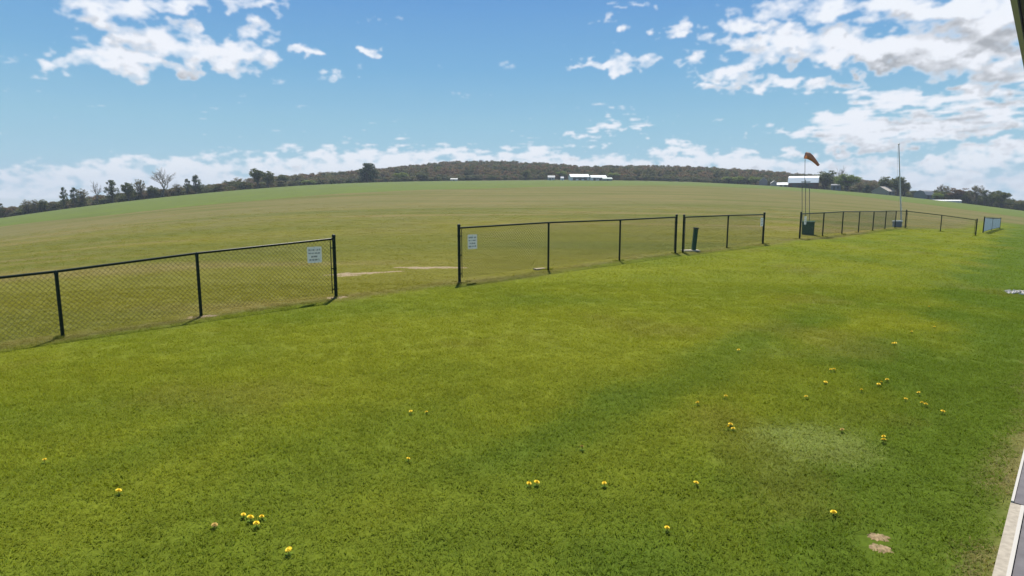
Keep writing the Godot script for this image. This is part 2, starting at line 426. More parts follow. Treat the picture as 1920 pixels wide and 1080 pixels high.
func make_sky() -> PanoramaSkyMaterial:
	var wisp := FastNoiseLite.new()
	wisp.seed = 11
	wisp.noise_type = FastNoiseLite.TYPE_SIMPLEX_SMOOTH
	wisp.frequency = 0.15
	wisp.fractal_octaves = 6
	wisp.fractal_gain = 0.6
	var low := FastNoiseLite.new()
	low.seed = 5
	low.frequency = 0.02
	low.fractal_octaves = 3
	var bend := FastNoiseLite.new()
	bend.seed = 8
	bend.frequency = 0.03
	bend.fractal_octaves = 4
	var W := 4096
	var whole := Image.create(1024, 512, false, Image.FORMAT_RGB8)
	for y in 262:
		var el := 90.0 - (y + 0.5) * 180.0 / 512.0
		for x in 1024:
			var az := fposmod((x + 0.5) * 360.0 / 1024.0 + 180.0, 360.0) - 180.0
			var f := cloud_field(az, el, low)
			whole.set_pixel(x, y, sky_color(az, el, f, cloud_field(az, el + 1.4, low), wisp) if el > -1.5 else Color(0.83, 0.86, 0.89))
	whole.fill_rect(Rect2i(0, 259, 1024, 253), Color(0.83, 0.86, 0.89))
	whole.resize(W, W / 2, Image.INTERPOLATE_CUBIC)
	# the same sky again, finer, over the part that lies ahead
	var step := 360.0 / W
	var wx := 1440
	var wy := 300
	var az0 := -wx * step / 2.0
	var el0 := wy * step - 1.0
	var coarse := 4
	var grid := Image.create(wx / coarse + 2, wy / coarse + 2, false, Image.FORMAT_RF)
	for y in grid.get_height():
		for x in grid.get_width():
			grid.set_pixel(x, y, Color(cloud_field(az0 + (x * coarse + 0.5) * step, el0 - (y * coarse + 0.5) * step, low), 0, 0))
	var fine := Image.create(wx, wy, false, Image.FORMAT_RGB8)
	for y in wy:
		var el := el0 - (y + 0.5) * step
		for x in wx:
			var az := az0 + (x + 0.5) * step
			var fx := clampf(x + 26.0 * bend.get_noise_2d(x, y * 1.6), 0, wx - 1) / coarse
			var fy := clampf(y + 13.0 * bend.get_noise_2d(x + 900.0, y * 1.6), 0, wy - 1) / coarse
			var ux := int(fx)
			var uy := int(fy)
			var tx := fx - ux
			var ty := fy - uy
			var f := lerpf(lerpf(grid.get_pixel(ux, uy).r, grid.get_pixel(ux + 1, uy).r, tx), lerpf(grid.get_pixel(ux, uy + 1).r, grid.get_pixel(ux + 1, uy + 1).r, tx), ty)
			var vy := maxi(uy - 4, 0)
			fine.set_pixel(x, y, sky_color(az, el, f, grid.get_pixel(ux, vy).r, wisp))
	var row := int(round((90.0 - el0) / step))  # a panorama's first column lies at -z
	whole.blit_rect(fine, Rect2i(wx / 2, 0, wx / 2, wy), Vector2i(0, row))
	whole.blit_rect(fine, Rect2i(0, 0, wx / 2, wy), Vector2i(W - wx / 2, row))
	var m := PanoramaSkyMaterial.new()
	m.panorama = ImageTexture.create_from_image(whole)
	return m


# ---------------------------------------------------------------- ground

func fence_d(x: float) -> float:
	return table(FENCE_LINE, x)


func grass_color(x: float, d: float) -> Color:
	# what grows where: a lush lawn with yellower and greener patches, thin dry turf on the airfield
	var n1 := patch_noise.get_noise_2d(x, d)
	var n2 := patch_noise.get_noise_2d(x * 3.1 + 90.0, d * 3.1)
	var w := warp_noise.get_noise_2d(x, d)
	var c: Color
	if d < fence_d(x) + 0.15 * w:
		var lush := 0.2 + 0.5 * n1 + 0.3 * n2
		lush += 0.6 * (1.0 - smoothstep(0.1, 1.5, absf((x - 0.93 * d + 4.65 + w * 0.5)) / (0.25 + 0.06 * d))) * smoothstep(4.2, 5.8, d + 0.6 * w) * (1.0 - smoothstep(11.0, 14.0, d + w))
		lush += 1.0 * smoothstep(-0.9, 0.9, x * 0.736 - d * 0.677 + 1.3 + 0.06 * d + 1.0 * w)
		lush += 0.4 * (1.0 - smoothstep(3.6, 6.4, d + 2.2 * w + 2.0 * n1))
		lush -= 0.3 * (1.0 - smoothstep(0.3, 1.0, Vector2((x - 0.5 - w) / 5.0, (d - 9.5) / 2.6).length()))
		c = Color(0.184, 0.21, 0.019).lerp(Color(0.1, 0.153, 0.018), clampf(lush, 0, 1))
		var dry := 1.0 - smoothstep(0.55, 1.15, Vector2((x - 2.75) / 0.5, (d - 5.35) / 0.42).length() + 0.5 * n2)
		c = c.lerp(Color(0.2, 0.245, 0.07), dry * 0.8)
		var worn := (x - WALK_FROM.x) * WALK_DIR.y - (d - WALK_FROM.y) * WALK_DIR.x
		c = c.lerp(Color(0.23, 0.195, 0.1), 0.8 * smoothstep(-0.16, -0.05, worn + 0.09 * w + 0.08 * n2))
		c = c.lerp(Color(0.17, 0.16, 0.035), 0.35 * smoothstep(0.28, 0.5, patch_noise.get_noise_2d(x * 1.7 + 40.0, d * 1.7 - 30.0)))
	else:
		var streak := patch_noise.get_noise_2d(x * 0.07, d * 0.55)
		var fine := patch_noise.get_noise_2d(x * 0.22 + 30.0, d * 1.5)
		c = Color(0.182, 0.178, 0.028).lerp(Color(0.188, 0.174, 0.07), smoothstep(16.0, 62.0, d + 18.0 * n1))
		c = c.lerp(Color(0.122, 0.142, 0.03), clampf(0.15 + 1.2 * streak + 0.5 * fine, 0, 0.75))
		c = c.lerp(Color(0.25, 0.2, 0.085), 0.6 * smoothstep(0.15, 0.5, patch_noise.get_noise_2d(x * 0.16, d * 1.2 + 60.0)))
	var trim := absf(d - fence_d(x) + 0.1) + 0.2 * w
	if x > -10.0 and x < 25.0:
		c = c.lerp(Color(0.17, 0.14, 0.06), 0.6 * (1.0 - smoothstep(0.12, 0.42, trim)))
	return c


func spaced(lo: float, hi: float, dense_lo: float, dense_hi: float, step: float, grow: float) -> PackedFloat32Array:
	var a := PackedFloat32Array()
	var p := dense_lo
	var s := step
	var before := []
	while p > lo:
		s *= grow
		p -= s
		before.push_front(p)
	for q in before:
		a.append(q)
	p = dense_lo
	while p <= dense_hi:
		a.append(p)
		p += step
	s = step
	while p < hi:
		a.append(p)
		s *= grow
		p += s
	return a


func make_ground() -> void:
	var xs := spaced(-2600, 2600, -16, 26, 0.5, 1.09)
	var ds := spaced(-400, 3200, 1.5, 36, 0.45, 1.05)
	var g := Geo.new()
	for d in ds:
		for x in xs:
			g.v.append(on(x, d))
			var e := 0.3 + 0.01 * absf(d)
			g.n.append(Vector3(land(x - e, d) - land(x + e, d), 2.0 * e, land(x, d + e) - land(x, d - e)).normalized())
			var c := grass_color(x, d) if d < 330.0 else Color(0.10, 0.088, 0.05)
			g.c.append(c)
	for j in ds.size() - 1:
		for i in xs.size() - 1:
			var a := j * xs.size() + i
			var b := a + xs.size()
			g.ix.append_array([a, b, b + 1, a, b + 1, a + 1])
	var m := StandardMaterial3D.new()
	m.resource_name = "turf"
	m.vertex_color_use_as_albedo = true
	m.roughness = 0.95
	m.metallic_specular = 0.2
	m.albedo_texture = noise_texture(0.012, 5, 3, Color(0.86, 0.87, 0.86), Color(1.0, 1.0, 1.0), 1024)
	m.uv1_triplanar = true
	m.uv1_world_triplanar = true
	m.uv1_scale = Vector3(0.035, 0.1, 0.16)
	m.detail_enabled = true
	m.detail_blend_mode = BaseMaterial3D.BLEND_MODE_MUL
	m.detail_uv_layer = BaseMaterial3D.DETAIL_UV_2
	m.detail_albedo = noise_texture(0.05, 4, 8, Color(0.8, 0.8, 0.78), Color(1.0, 1.0, 1.0), 512)
	m.uv2_triplanar = true
	m.uv2_world_triplanar = true
	m.uv2_scale = Vector3(0.55, 0.55, 0.8)
	structure("ground", g.mesh(), m, "mown grass airfield and lawn rising gently to the treeline")


func make_crop() -> void:
	# a young green grain field between the airfield and the trees, about ankle deep
	var g := Geo.new()
	var cols := 150
	var rows := 26
	for i in cols + 1:
		var u := lerpf(-1.5, 1.5, float(i) / cols)
		var a := table(CROP_NEAR, u)
		var b := table(CROP_FAR, u) - 3.0
		a += 1.6 * warp_noise.get_noise_2d(u * 60.0, 3.0)
		for j in rows + 1:
			var d := lerpf(a, b, pow(float(j) / rows, 1.4))
			var x := u * d
			g.v.append(on(x, d, 0.0 if j == 0 else 0.16))
			g.n.append(Vector3.UP)
			var t := warp_noise.get_noise_2d(x * 0.12, d * 0.5)
			g.c.append(Color(0.1, 0.138, 0.022).lerp(Color(0.088, 0.118, 0.028), clampf(0.3 + t, 0, 1)))
	for i in cols:
		for j in rows:
			var a := i * (rows + 1) + j
			var b := a + rows + 1
			g.ix.append_array([a, a + 1, b + 1, a, b + 1, b])
	var m := StandardMaterial3D.new()
	m.resource_name = "young_grain"
	m.vertex_color_use_as_albedo = true
	m.roughness = 0.9
	m.metallic_specular = 0.25
	m.albedo_texture = noise_texture(0.03, 4, 21, Color(0.86, 0.87, 0.85), Color(1, 1, 1), 512)
	m.uv1_triplanar = true
	m.uv1_world_triplanar = true
	m.uv1_scale = Vector3(0.02, 0.05, 0.12)
	structure("crop_field", g.mesh(), m, "strip of young green grain between the airfield and the trees")


func tuft_mesh(sd: int, blades: int, spread: float, tall: float) -> ArrayMesh:
	var r := RandomNumberGenerator.new()
	r.seed = sd
	var g := Geo.new()
	for k in blades:
		var a := r.randf() * TAU
		var q := spread * sqrt(r.randf())
		var foot := Vector3(cos(a) * q, -0.004, sin(a) * q)
		var lean := Vector3(r.randfn(), 0, r.randfn()) * 1.05
		var hgt := tall * r.randf_range(0.55, 1.15)
		var side := Vector3(cos(a * 7.0), 0, sin(a * 7.0)) * r.randf_range(0.002, 0.004)
		var mid := foot + Vector3(lean.x * hgt * 0.4, hgt * 0.62, lean.z * hgt * 0.4)
		var tip := foot + Vector3(lean.x * hgt * 1.15, hgt, lean.z * hgt * 1.15)
		var s := r.randf_range(0.75, 1.45)
		g.tint = Color(s * r.randf_range(0.85, 1.1), s, s * r.randf_range(0.8, 1.4))
		if r.randf() < 0.09:
			g.tint = Color(1.9, 1.45, 3.0)
		g.quad(foot - side, foot + side, mid + side * 0.8, mid - side * 0.8, Vector3.UP)
		g.tri(mid - side * 0.8, mid + side * 0.8, tip, Vector3.UP)
	for k in g.n.size():
		g.n[k] = (g.n[k] * 0.45 + Vector3.UP * 0.8).normalized()
	return g.mesh()


func scatter(called: String, label: String, m: Mesh, mt: Material, places: Array) -> void:
	var mm := MultiMesh.new()
	mm.transform_format = MultiMesh.TRANSFORM_3D
	mm.use_colors = true
	mm.mesh = m
	mm.instance_count = places.size()
	for k in places.size():
		mm.set_instance_transform(k, places[k][0])
		mm.set_instance_color(k, places[k][1])
	var o := MultiMeshInstance3D.new()
	o.name = numbered(called)
	o.multimesh = mm
	o.material_override = mt
	add_child(o)
	tag(o, label, "grass" if called.begins_with("grass") else "", "", "stuff")
	if not called.begins_with("grass"):
		o.set_meta("category", "wood")


func on_soil(x: float, d: float, grow := 0.9) -> bool:
	for s in SOIL:
		var p := Vector2(x - s[0], d - s[1]).rotated(-s[4])
		if Vector2(p.x / s[2], p.y / s[3]).length() < grow or (s[2] < 0.1 and p.length() < s[2] + 0.1):
			return true
	return false


func make_grass() -> void:
	var m := StandardMaterial3D.new()
	m.resource_name = "grass_blade"
	m.vertex_color_use_as_albedo = true
	m.roughness = 0.7
	m.metallic_specular = 0.12
	m.backlight_enabled = true
	m.backlight = Color(0.9, 0.9, 0.6)
	var bins := [[], [], [], []]
	var r := RandomNumberGenerator.new()
	r.seed = 77
	var d := 2.6
	while d < 70.0:
		var near := d < 14.0
		var step := 0.15 if d < 8.0 else (0.19 if near else 0.34 + 0.016 * (d - 14.0))
		var x := -0.93 * d - 0.6
		while x < 0.93 * d + 0.6:
			var px := x + r.randf_range(-0.5, 0.5) * step
			var pd := d + r.randf_range(-0.5, 0.5) * step
			x += step
			if on_soil(px, pd, 0.75) or in_porch(px, pd) or r.randf() < smoothstep(22.0, 70.0, pd):
				continue
			var lawn := pd < fence_d(px)
			var wide := 1.0 if near else 1.0 + 0.03 * (pd - 14.0) + 0.5
			var lift := 1.0 + 0.35 * patch_noise.get_noise_2d(px * 2.0, pd * 2.0)
			if not lawn or absf(pd - fence_d(px)) < 1.2:
				lift *= 0.6
			var b := Basis(Vector3.UP, r.randf() * TAU).scaled(Vector3(wide, lift, wide))
			var c := grass_color(px, pd)
			var s := r.randf_range(0.86, 1.12)
			c = Color(c.r * s * 1.2, c.g * s * 1.2, c.b * s * 1.2)
			bins[r.randi() % 3 if near else 3].append([Transform3D(b, on(px, pd)), c])
		d += step
	for row in [FENCE_A, FENCE_B, FENCE_C, FENCE_D]:
		for p in row:
			for k in 3:
				var px: float = p[0] + r.randfn() * 0.07
				var pd: float = p[1] + r.randfn() * 0.07
				var c := grass_color(px, pd)
				bins[k % 3].append([Transform3D(Basis(Vector3.UP, r.randf() * TAU).scaled(Vector3(0.45, r.randf_range(1.2, 2.2), 0.45)), on(px, pd)), Color(c.r * 1.1, c.g * 1.25, c.b * 1.2)])
	for k in 3:
		scatter("grass", "short green lawn grass in front of the fence", tuft_mesh(100 + k, 190, 0.16, 0.027), m, bins[k])
	scatter("grass", "thinner turf farther off around and behind the fence", tuft_mesh(200, 140, 0.24, 0.03), m, bins[3])


func make_soil() -> void:
	var tex := noise_texture(0.05, 5, 31, Color(0.62, 0.6, 0.58), Color(1, 1, 1), 256)
	var m := mat("dry_soil", lin(0.33, 0.26, 0.155), 0.95, 0.0, tex, 2.0)
	for k in SOIL.size():
		var s: Array = SOIL[k]
		var g := Geo.new()
		var sides := 40
		var rings := 6
		for j in rings + 1:
			for i in sides:
				var a := TAU * i / sides
				var wob := 1.0 + 0.75 * warp_noise.get_noise_2d(s[0] * 9.0 + cos(a) * 5.0, s[1] * 9.0 + sin(a) * 5.0) + 0.22 * sin(a * 7.0 + k) * sin(a * 3.0)
				var q: float = float(j) / rings
				var p := Vector2(cos(a) * s[2] * wob * q, sin(a) * s[3] * wob * q).rotated(s[4])
				g.v.append(on(s[0] + p.x, s[1] + p.y, (0.014 + 0.012 * warp_noise.get_noise_2d(p.x * 60.0, p.y * 60.0)) * (1.0 - q * q) + 0.004 - 0.012 * (1.0 if j == rings else 0.0)))
				g.n.append(Vector3.UP)
				g.c.append(Color.WHITE)
		for j in rings:
			for i in sides:
				var a := j * sides + i
				var b := j * sides + (i + 1) % sides
				g.ix.append_array([a, b, b + sides, a, b + sides, a + sides])
		structure("bare_soil", g.mesh(), m, "patch of bare sandy soil worn into the grass")


# ---------------------------------------------------------------- fences

func fence_fabric(a: Vector3, b: Vector3, top_a: float, top_b: float, mesh_size := 0.074) -> ArrayMesh:
	# woven wires: upright zigzags that meet their neighbours, standing between a and b
	var g := Geo.new()
	var run := b - a
	var long := Vector2(run.x, run.z).length()
	var half := mesh_size / 2.0
	var across := int(long / half)
	var w := long / across
	var side := Vector3(run.z, 0, -run.x).normalized()
	var along := Vector3(run.x, 0, run.z).normalized()
	var r := 0.0023
	var ups := int((minf(top_a, top_b) - 0.08) / half)
	for i in across:
		for j in ups:
			var flip := (i + j) % 2
			var t0 := (i + flip) * w / long
			var t1 := (i + 1 - flip) * w / long
			var h0 := lerpf(0.075, 1.0, float(j) / ups)
			var h1 := lerpf(0.075, 1.0, float(j + 1) / ups)
			var p := a + run * t0 + Vector3.UP * lerpf(top_a, top_b, t0) * h0 + side * (0.003 if j % 2 else -0.003)
			var q := a + run * t1 + Vector3.UP * lerpf(top_a, top_b, t1) * h1 + side * (-0.003 if j % 2 else 0.003)
			var dirn := (q - p).normalized()
			var u := dirn.cross(side).normalized()
			var at := g.v.size()
			for k in 3:
				var o := u * cos(TAU * k / 3.0) + side * sin(TAU * k / 3.0)
				g.v.append_array([p + o * r, q + o * r])
				g.n.append_array([o, o])
				g.c.append_array([Color.WHITE, Color.WHITE])
			for k in 3:
				var s := at + 2 * k
				var t := at + 2 * ((k + 1) % 3)
				g.ix.append_array([s, t, t + 1, s, t + 1, s + 1])
	return g.mesh()


func fence(label: String, posts: Array, ends: Array, called := "chain_link_fence") -> Node3D:
	var first := on(posts[0][0], posts[0][1])
	var o := thing(called, label, "fence", first, 0.0, "black chain-link fence sections along the airfield")
	var vinyl := mat("black_vinyl", lin(0.007, 0.019, 0.012), 0.42)
	vinyl.metallic_specular = 0.32
	var wire := mat("black_wire", lin(0.05, 0.062, 0.045), 0.35)
	var rails := []
	for k in posts.size():
		var p: Array = posts[k]
		var base := on(p[0], p[1]) - first
		var end := k in ends
		var rad := 0.034 if end else 0.026
		var hgt: float = p[2]
		var g := Geo.new()
		g.tube(base + Vector3(0, -0.15, 0), base + Vector3(0, hgt - 0.02, 0), rad, rad, 12)
		var post := part("post", g.mesh(), vinyl, o)
		var cg := Geo.new()
		if end:
			cg.lathe(base + Vector3(0, hgt - 0.045, 0), [Vector2(rad + 0.005, 0), Vector2(rad + 0.005, 0.028), Vector2(rad * 0.8, 0.042), Vector2(rad * 0.4, 0.05), Vector2(0.001, 0.053)], 12)
		else:
			cg.lathe(base + Vector3(0, hgt - 0.06, 0), [Vector2(rad + 0.004, 0), Vector2(rad + 0.004, 0.035), Vector2(rad * 0.7, 0.058), Vector2(0.001, 0.064)], 12)
		part("cap", cg.mesh(), vinyl, post)
		rails.append(hgt - (0.085 if end else 0.02))
	for k in posts.size() - 1:
		var a := on(posts[k][0], posts[k][1]) - first
		var b := on(posts[k + 1][0], posts[k + 1][1]) - first
		var ra: float = rails[k]
		var rb: float = rails[k + 1]
		var g := Geo.new()
		g.tube(a + Vector3(0, ra, 0), b + Vector3(0, rb, 0), 0.021, 0.021, 10)
		part("top_rail", g.mesh(), vinyl, o)
		var f := part("chain_link_fabric", fence_fabric(a, b, ra, rb), wire, o)
		f.set_meta("kind", "stuff")
		var dir := (b - a).normalized()
		for e in [0, 1]:
			if not (k + e) in ends:
				continue
			var at := a if e == 0 else b
			var inw := dir if e == 0 else -dir
			var top := ra if e == 0 else rb
			var bar := Geo.new()
			bar.box(at + inw * 0.075 + Vector3(0, top * 0.53, 0), Vector3(0.016, top * 0.9, 0.006), Basis(Vector3.UP, atan2(-dir.z, dir.x)))
			part("tension_bar", bar.mesh(), vinyl, o)
			for q in [0.15, 0.5, 0.85]:
				var bg := Geo.new()
				bg.tube(at + Vector3(0, top * q - 0.012, 0), at + Vector3(0, top * q + 0.012, 0), 0.039, 0.039, 12)
				bg.box(at + inw * 0.055 + Vector3(0, top * q, 0), Vector3(0.05, 0.022, 0.014), Basis(Vector3.UP, atan2(-dir.z, dir.x)))
				part("tie_band", bg.mesh(), vinyl, o)
	return o


func sign_board(label: String, posts: Array, from: int, to: int, dist: float, mid: float, w: float, hgt: float, words: Array) -> void:
	var a := on(posts[from][0], posts[from][1])
	var b := on(posts[to][0], posts[to][1])
	var dir := (b - a).normalized()
	var at := a + dir * dist
	var right := dir if dir.x > 0 else -dir
	var turn := atan2(-right.z, right.x)
	var front := Vector3(-right.z, 0, right.x).normalized()
	at += front * 0.03 + Vector3(0, mid - hgt / 2, 0)
	var o := thing("sign", label, "sign", at, turn, "white notice signs wired to the fence")
	var white := mat("sign_white", lin(0.95, 0.87, 0.76), 0.45)
	var ink := mat("sign_ink", lin(0.05, 0.05, 0.055), 0.6)
	var outline := PackedVector2Array()
	var cr := 0.018
	for q in [[w / 2 - cr, hgt - cr, 0.0], [-w / 2 + cr, hgt - cr, PI / 2], [-w / 2 + cr, cr, PI], [w / 2 - cr, cr, 1.5 * PI]]:
		for s in 5:
			outline.append(Vector2(q[0], q[1]) + Vector2.from_angle(q[2] + s * PI / 8.0) * cr)
	var g := Geo.new()
	var n := outline.size()
	for k in n:
		var p := outline[k]
		var q := outline[(k + 1) % n]
		g.quad(Vector3(p.x, p.y, 0), Vector3(q.x, q.y, 0), Vector3(q.x, q.y, 0.004), Vector3(p.x, p.y, 0.004), Vector3(p.x, p.y - hgt / 2, 0))
		g.tri(Vector3(0, hgt / 2, 0.004), Vector3(p.x, p.y, 0.004), Vector3(q.x, q.y, 0.004), Vector3(0, 0, 1))
		g.tri(Vector3(0, hgt / 2, 0), Vector3(p.x, p.y, 0), Vector3(q.x, q.y, 0), Vector3(0, 0, -1))
	part("panel", g.mesh(), white, o)
	# lines of lettering too worn to read in the photograph: word shapes made of strokes
	var r := RandomNumberGenerator.new()
	r.seed = int(dist * 1000.0)
	for k in words.size():
		var lg := Geo.new()
		var line: Array = words[k]
		var total := -0.5
		for c in line:
			total += c + 0.7
		var lw := minf(w * 0.84 / total, 0.022)
		var x := -lw * total / 2.0
		var y := hgt * (0.8 - 0.205 * k)
		for c in line:
			for s in c:
				var hh := lw * 1.45
				lg.box(Vector3(x + lw * 0.2, y, 0.0048), Vector3(lw * 0.24, hh, 0.0012))
				if r.randf() < 0.75:
					lg.box(Vector3(x + lw * 0.48, y + hh * [-0.42, 0.0, 0.42][r.randi() % 3], 0.0048), Vector3(lw * 0.34, lw * 0.24, 0.0012))
				if r.randf() < 0.6:
					lg.box(Vector3(x + lw * 0.75, y, 0.0048), Vector3(lw * 0.22, hh, 0.0012))
				x += lw
			x += lw * 0.7
		part("lettering", lg.mesh(), ink, o)
	for s in [-1, 1]:
		var bg := Geo.new()
		bg.lathe(Vector3.ZERO, [Vector2(0.006, 0), Vector2(0.006, 0.003), Vector2(0.001, 0.004)], 8)
		var bolt := part("bolt", bg.mesh(), mat("galvanised", lin(0.4, 0.41, 0.42), 0.4, 0.8), o, Vector3(0, hgt / 2 + s * hgt * 0.45, 0.004))
		bolt.rotation.x = PI / 2


func make_fences() -> void:
	fence("long black chain-link fence running out of the left edge", FENCE_A, [3])
	fence("black chain-link fence section in the middle with three panels", FENCE_B, [0, 3])
	fence("short black chain-link fence section with green post behind it", FENCE_C, [0, 2])
	fence("far black chain-link fence turning a corner beside the flagpole", FENCE_D, [0, 7, 9])
	var w := fence("farthest fence section filled with pale blue white slats", FENCE_E, [0, 2], "slatted_fence")
	var first := on(FENCE_E[0][0], FENCE_E[0][1])
	var pale := mat("slat_plastic", lin(0.72, 0.8, 0.84), 0.5)
	var pale2 := mat("slat_plastic_grey", lin(0.46, 0.54, 0.62), 0.5)
	for k in 2:
		var a := on(FENCE_E[k][0], FENCE_E[k][1])
		var b := on(FENCE_E[k + 1][0], FENCE_E[k + 1][1])
		var dir := b - a
		var turn := Basis(Vector3.UP, atan2(-dir.z, dir.x))
		var count := int(dir.length() / 0.42)
		for i in count:
			var t := (i + 0.5) / count
			var hgt: float = lerpf(FENCE_E[k][2], FENCE_E[k + 1][2], t) - 0.2
			var g := Geo.new()
			g.box(Vector3.ZERO, Vector3(0.27, hgt, 0.012), turn)
			part("slat", g.mesh(), pale if i % 2 else pale2, w, a.lerp(b, t) - first + Vector3(0, 0.1 + hgt / 2, 0))
	sign_board("white notice sign at the right end of the left fence", FENCE_A, 3, 2, 0.42, 0.9, 0.29, 0.31, [[6, 4], [3, 3, 7], [6], [2, 7]])
	sign_board("white notice sign at the left end of the middle fence", FENCE_B, 0, 1, 0.36, 0.9, 0.27, 0.33, [[6, 3], [2, 3, 6], [2, 5], [4, 5]])
	sign_board("small white notice sign at the right end of the short fence", FENCE_C, 2, 1, 0.24, 0.82, 0.2, 0.31, [[4], [5], [3], [5]])
	sign_board("small white notice sign in front of the green box", FENCE_D, 0, 1, 0.42, 0.76, 0.24, 0.34, [[4], [3, 2], [5], [4]])


# ---------------------------------------------------------------- field equipment

func make_equipment() -> void:
	var green := mat("box_green", lin(0.018, 0.075, 0.042), 0.6)
	green.metallic_specular = 0.25
	var steel := mat("weathered_pipe", lin(0.17, 0.17, 0.165), 0.5, 0.6)
	var concrete := mat("concrete", lin(0.42, 0.39, 0.31), 0.9, 0.0, noise_texture(0.05, 4, 51, Color(0.8, 0.8, 0.8), Color(1, 1, 1), 256), 1.5)

	var b := thing("utility_box", "dark green metal box behind the far fence under the windsock", "utility box", on(13.47, 28.2), -0.42)
	var g := Geo.new()
	g.prism(PackedVector2Array([Vector2(-0.2, 0), Vector2(0.2, 0), Vector2(0.2, 0.56), Vector2(-0.2, 0.58)]), 0.5)
	part("body", g.mesh(), green, b)
	g = Geo.new()
	g.prism(PackedVector2Array([Vector2(-0.225, 0.585), Vector2(0.225, 0.565), Vector2(0.225, 0.595), Vector2(-0.225, 0.615)]), 0.54)
	part("lid", g.mesh(), green, b)
	g = Geo.new()
	g.box(Vector3(0, 0.29, 0.206), Vector3(0.43, 0.48, 0.008))
	var door := part("door", g.mesh(), green, b)
	g = Geo.new()
	g.box(Vector3(0.16, 0.32, 0.218), Vector3(0.02, 0.07, 0.014))
	part("handle", g.mesh(), steel, door)

	var s := thing("windsock", "faded orange windsock on a thin pole above a pipe frame", "windsock", on(13.6, 28.75))
	for q in [[-0.28, 2.3], [-0.13, 2.45], [0.06, 2.3]]:
		g = Geo.new()
		g.tube(Vector3(q[0] + 0.16, -0.1, 0), Vector3(q[0], q[1], 0), 0.014, 0.014, 8)
		part("frame_pipe", g.mesh(), steel, s)
	for y in [2.16, 2.36]:
		g = Geo.new()
		g.box(Vector3(-0.11, y, 0.0), Vector3(0.4, 0.04, 0.05))
		part("bracket", g.mesh(), steel, s)
	g = Geo.new()
	g.tube(Vector3(-0.165, 2.1, 0.035), Vector3(-0.25, 3.66, 0.035), 0.013, 0.011, 8)
	part("pole", g.mesh(), steel, s)
	g = Geo.new()
	var path := [Vector3(-0.25, 3.56, 0.035), Vector3(-0.1, 3.55, 0.02), Vector3(0.03, 3.47, 0.0), Vector3(0.17, 3.36, -0.02), Vector3(0.31, 3.24, -0.03), Vector3(0.44, 3.11, -0.04)]
	var rad := [0.155, 0.15, 0.125, 0.098, 0.075, 0.055]
	var cloth := []
	for k in path.size():
		var dirn: Vector3 = (path[mini(k + 1, 5)] - path[maxi(k - 1, 0)]).normalized()
		if k == 0:
			dirn = Vector3(0.9, -0.25, 0.3).normalized()
		var u := dirn.cross(Vector3(0, 0, 1)).normalized()
		var t := dirn.cross(u)
		for j in 14:
			var a := TAU * j / 14.0
			var fold: float = rad[k] * (1.0 + 0.07 * sin(a * 3.0 + k * 1.3))
			g.v.append(path[k] + (u * cos(a) + t * sin(a)) * fold)
			g.n.append(u * cos(a) + t * sin(a))
			g.c.append(Color.WHITE)
	for k in 5:
		for j in 14:
			var p := k * 14 + j
			var q := k * 14 + (j + 1) % 14
			g.ix.append_array([p, p + 14, q + 14, p, q + 14, q])
	var om := mat("faded_orange_cloth", lin(0.52, 0.36, 0.26), 0.8, 0.0, noise_texture(0.04, 3, 61, Color(0.8, 0.75, 0.75), Color(1, 1, 1), 256), 3.0)
	om.backlight_enabled = true
	om.backlight = Color(0.9, 0.7, 0.6)
	part("sock", g.mesh(), om, s)
	g = Geo.new()
	for j in 14:
		var a := TAU * j / 14.0
		var e := TAU * (j + 1) / 14.0
		var dirn := Vector3(0.9, -0.25, 0.3).normalized()
		var u := dirn.cross(Vector3(0, 0, 1)).normalized()
		var t := dirn.cross(u)
		g.tube(path[0] + (u * cos(a) + t * sin(a)) * 0.157, path[0] + (u * cos(e) + t * sin(e)) * 0.157, 0.008, 0.008, 6, false)
	part("hoop", g.mesh(), steel, s)

	var p := thing("post_stub", "short dark green post on a concrete pad behind the short fence", "post", on(5.97, 20.3))
	g = Geo.new()
	g.box(Vector3(0.03, 0.38, 0), Vector3(0.125, 0.7, 0.1), Basis(Vector3(0, 0, 1), -0.07))
	part("shaft", g.mesh(), green, p)
	g = Geo.new()
	g.box(Vector3(0.058, 0.745, 0), Vector3(0.15, 0.05, 0.125), Basis(Vector3(0, 0, 1), -0.07))
	part("cap", g.mesh(), mat("cap_black", lin(0.015, 0.02, 0.02), 0.4), p)
	g = Geo.new()
	g.prism(PackedVector2Array([Vector2(-0.18, -0.05), Vector2(0.18, -0.05), Vector2(0.17, 0.035), Vector2(-0.17, 0.035)]), 0.55)
	part("pad", g.mesh(), concrete, p, Vector3(-0.1, 0, 0))

	var k := thing("concrete_block", "flat beige concrete block beside a post of the middle fence", "block", on(0.72, 15.95), 0.6)
	g = Geo.new()
	g.prism(PackedVector2Array([Vector2(-0.08, -0.04), Vector2(0.08, -0.04), Vector2(0.075, 0.035), Vector2(-0.07, 0.04)]), 0.32)
	part("slab", g.mesh(), mat("old_concrete", lin(0.26, 0.22, 0.14), 0.95), k)

	var c := thing("storage_bin", "grey blue plastic bin with white lid at the far fence corner", "bin", on(24.15, 38.9), -0.3)
	g = Geo.new()
	g.prism(PackedVector2Array([Vector2(-0.13, 0), Vector2(0.13, 0), Vector2(0.17, 0.34), Vector2(-0.17, 0.34)]), 0.44)
	part("body", g.mesh(), mat("bin_blue", lin(0.13, 0.17, 0.24), 0.5), c)
	g = Geo.new()
	g.prism(PackedVector2Array([Vector2(-0.19, 0.345), Vector2(0.19, 0.345), Vector2(0.18, 0.42), Vector2(-0.18, 0.42)]), 0.5)
	part("lid", g.mesh(), mat("bin_lid", lin(0.7, 0.72, 0.72), 0.5), c)

	var fpole := thing("flagpole", "tall leaning white flagpole behind the far fence corner", "flagpole", on(25.5, 40.6))
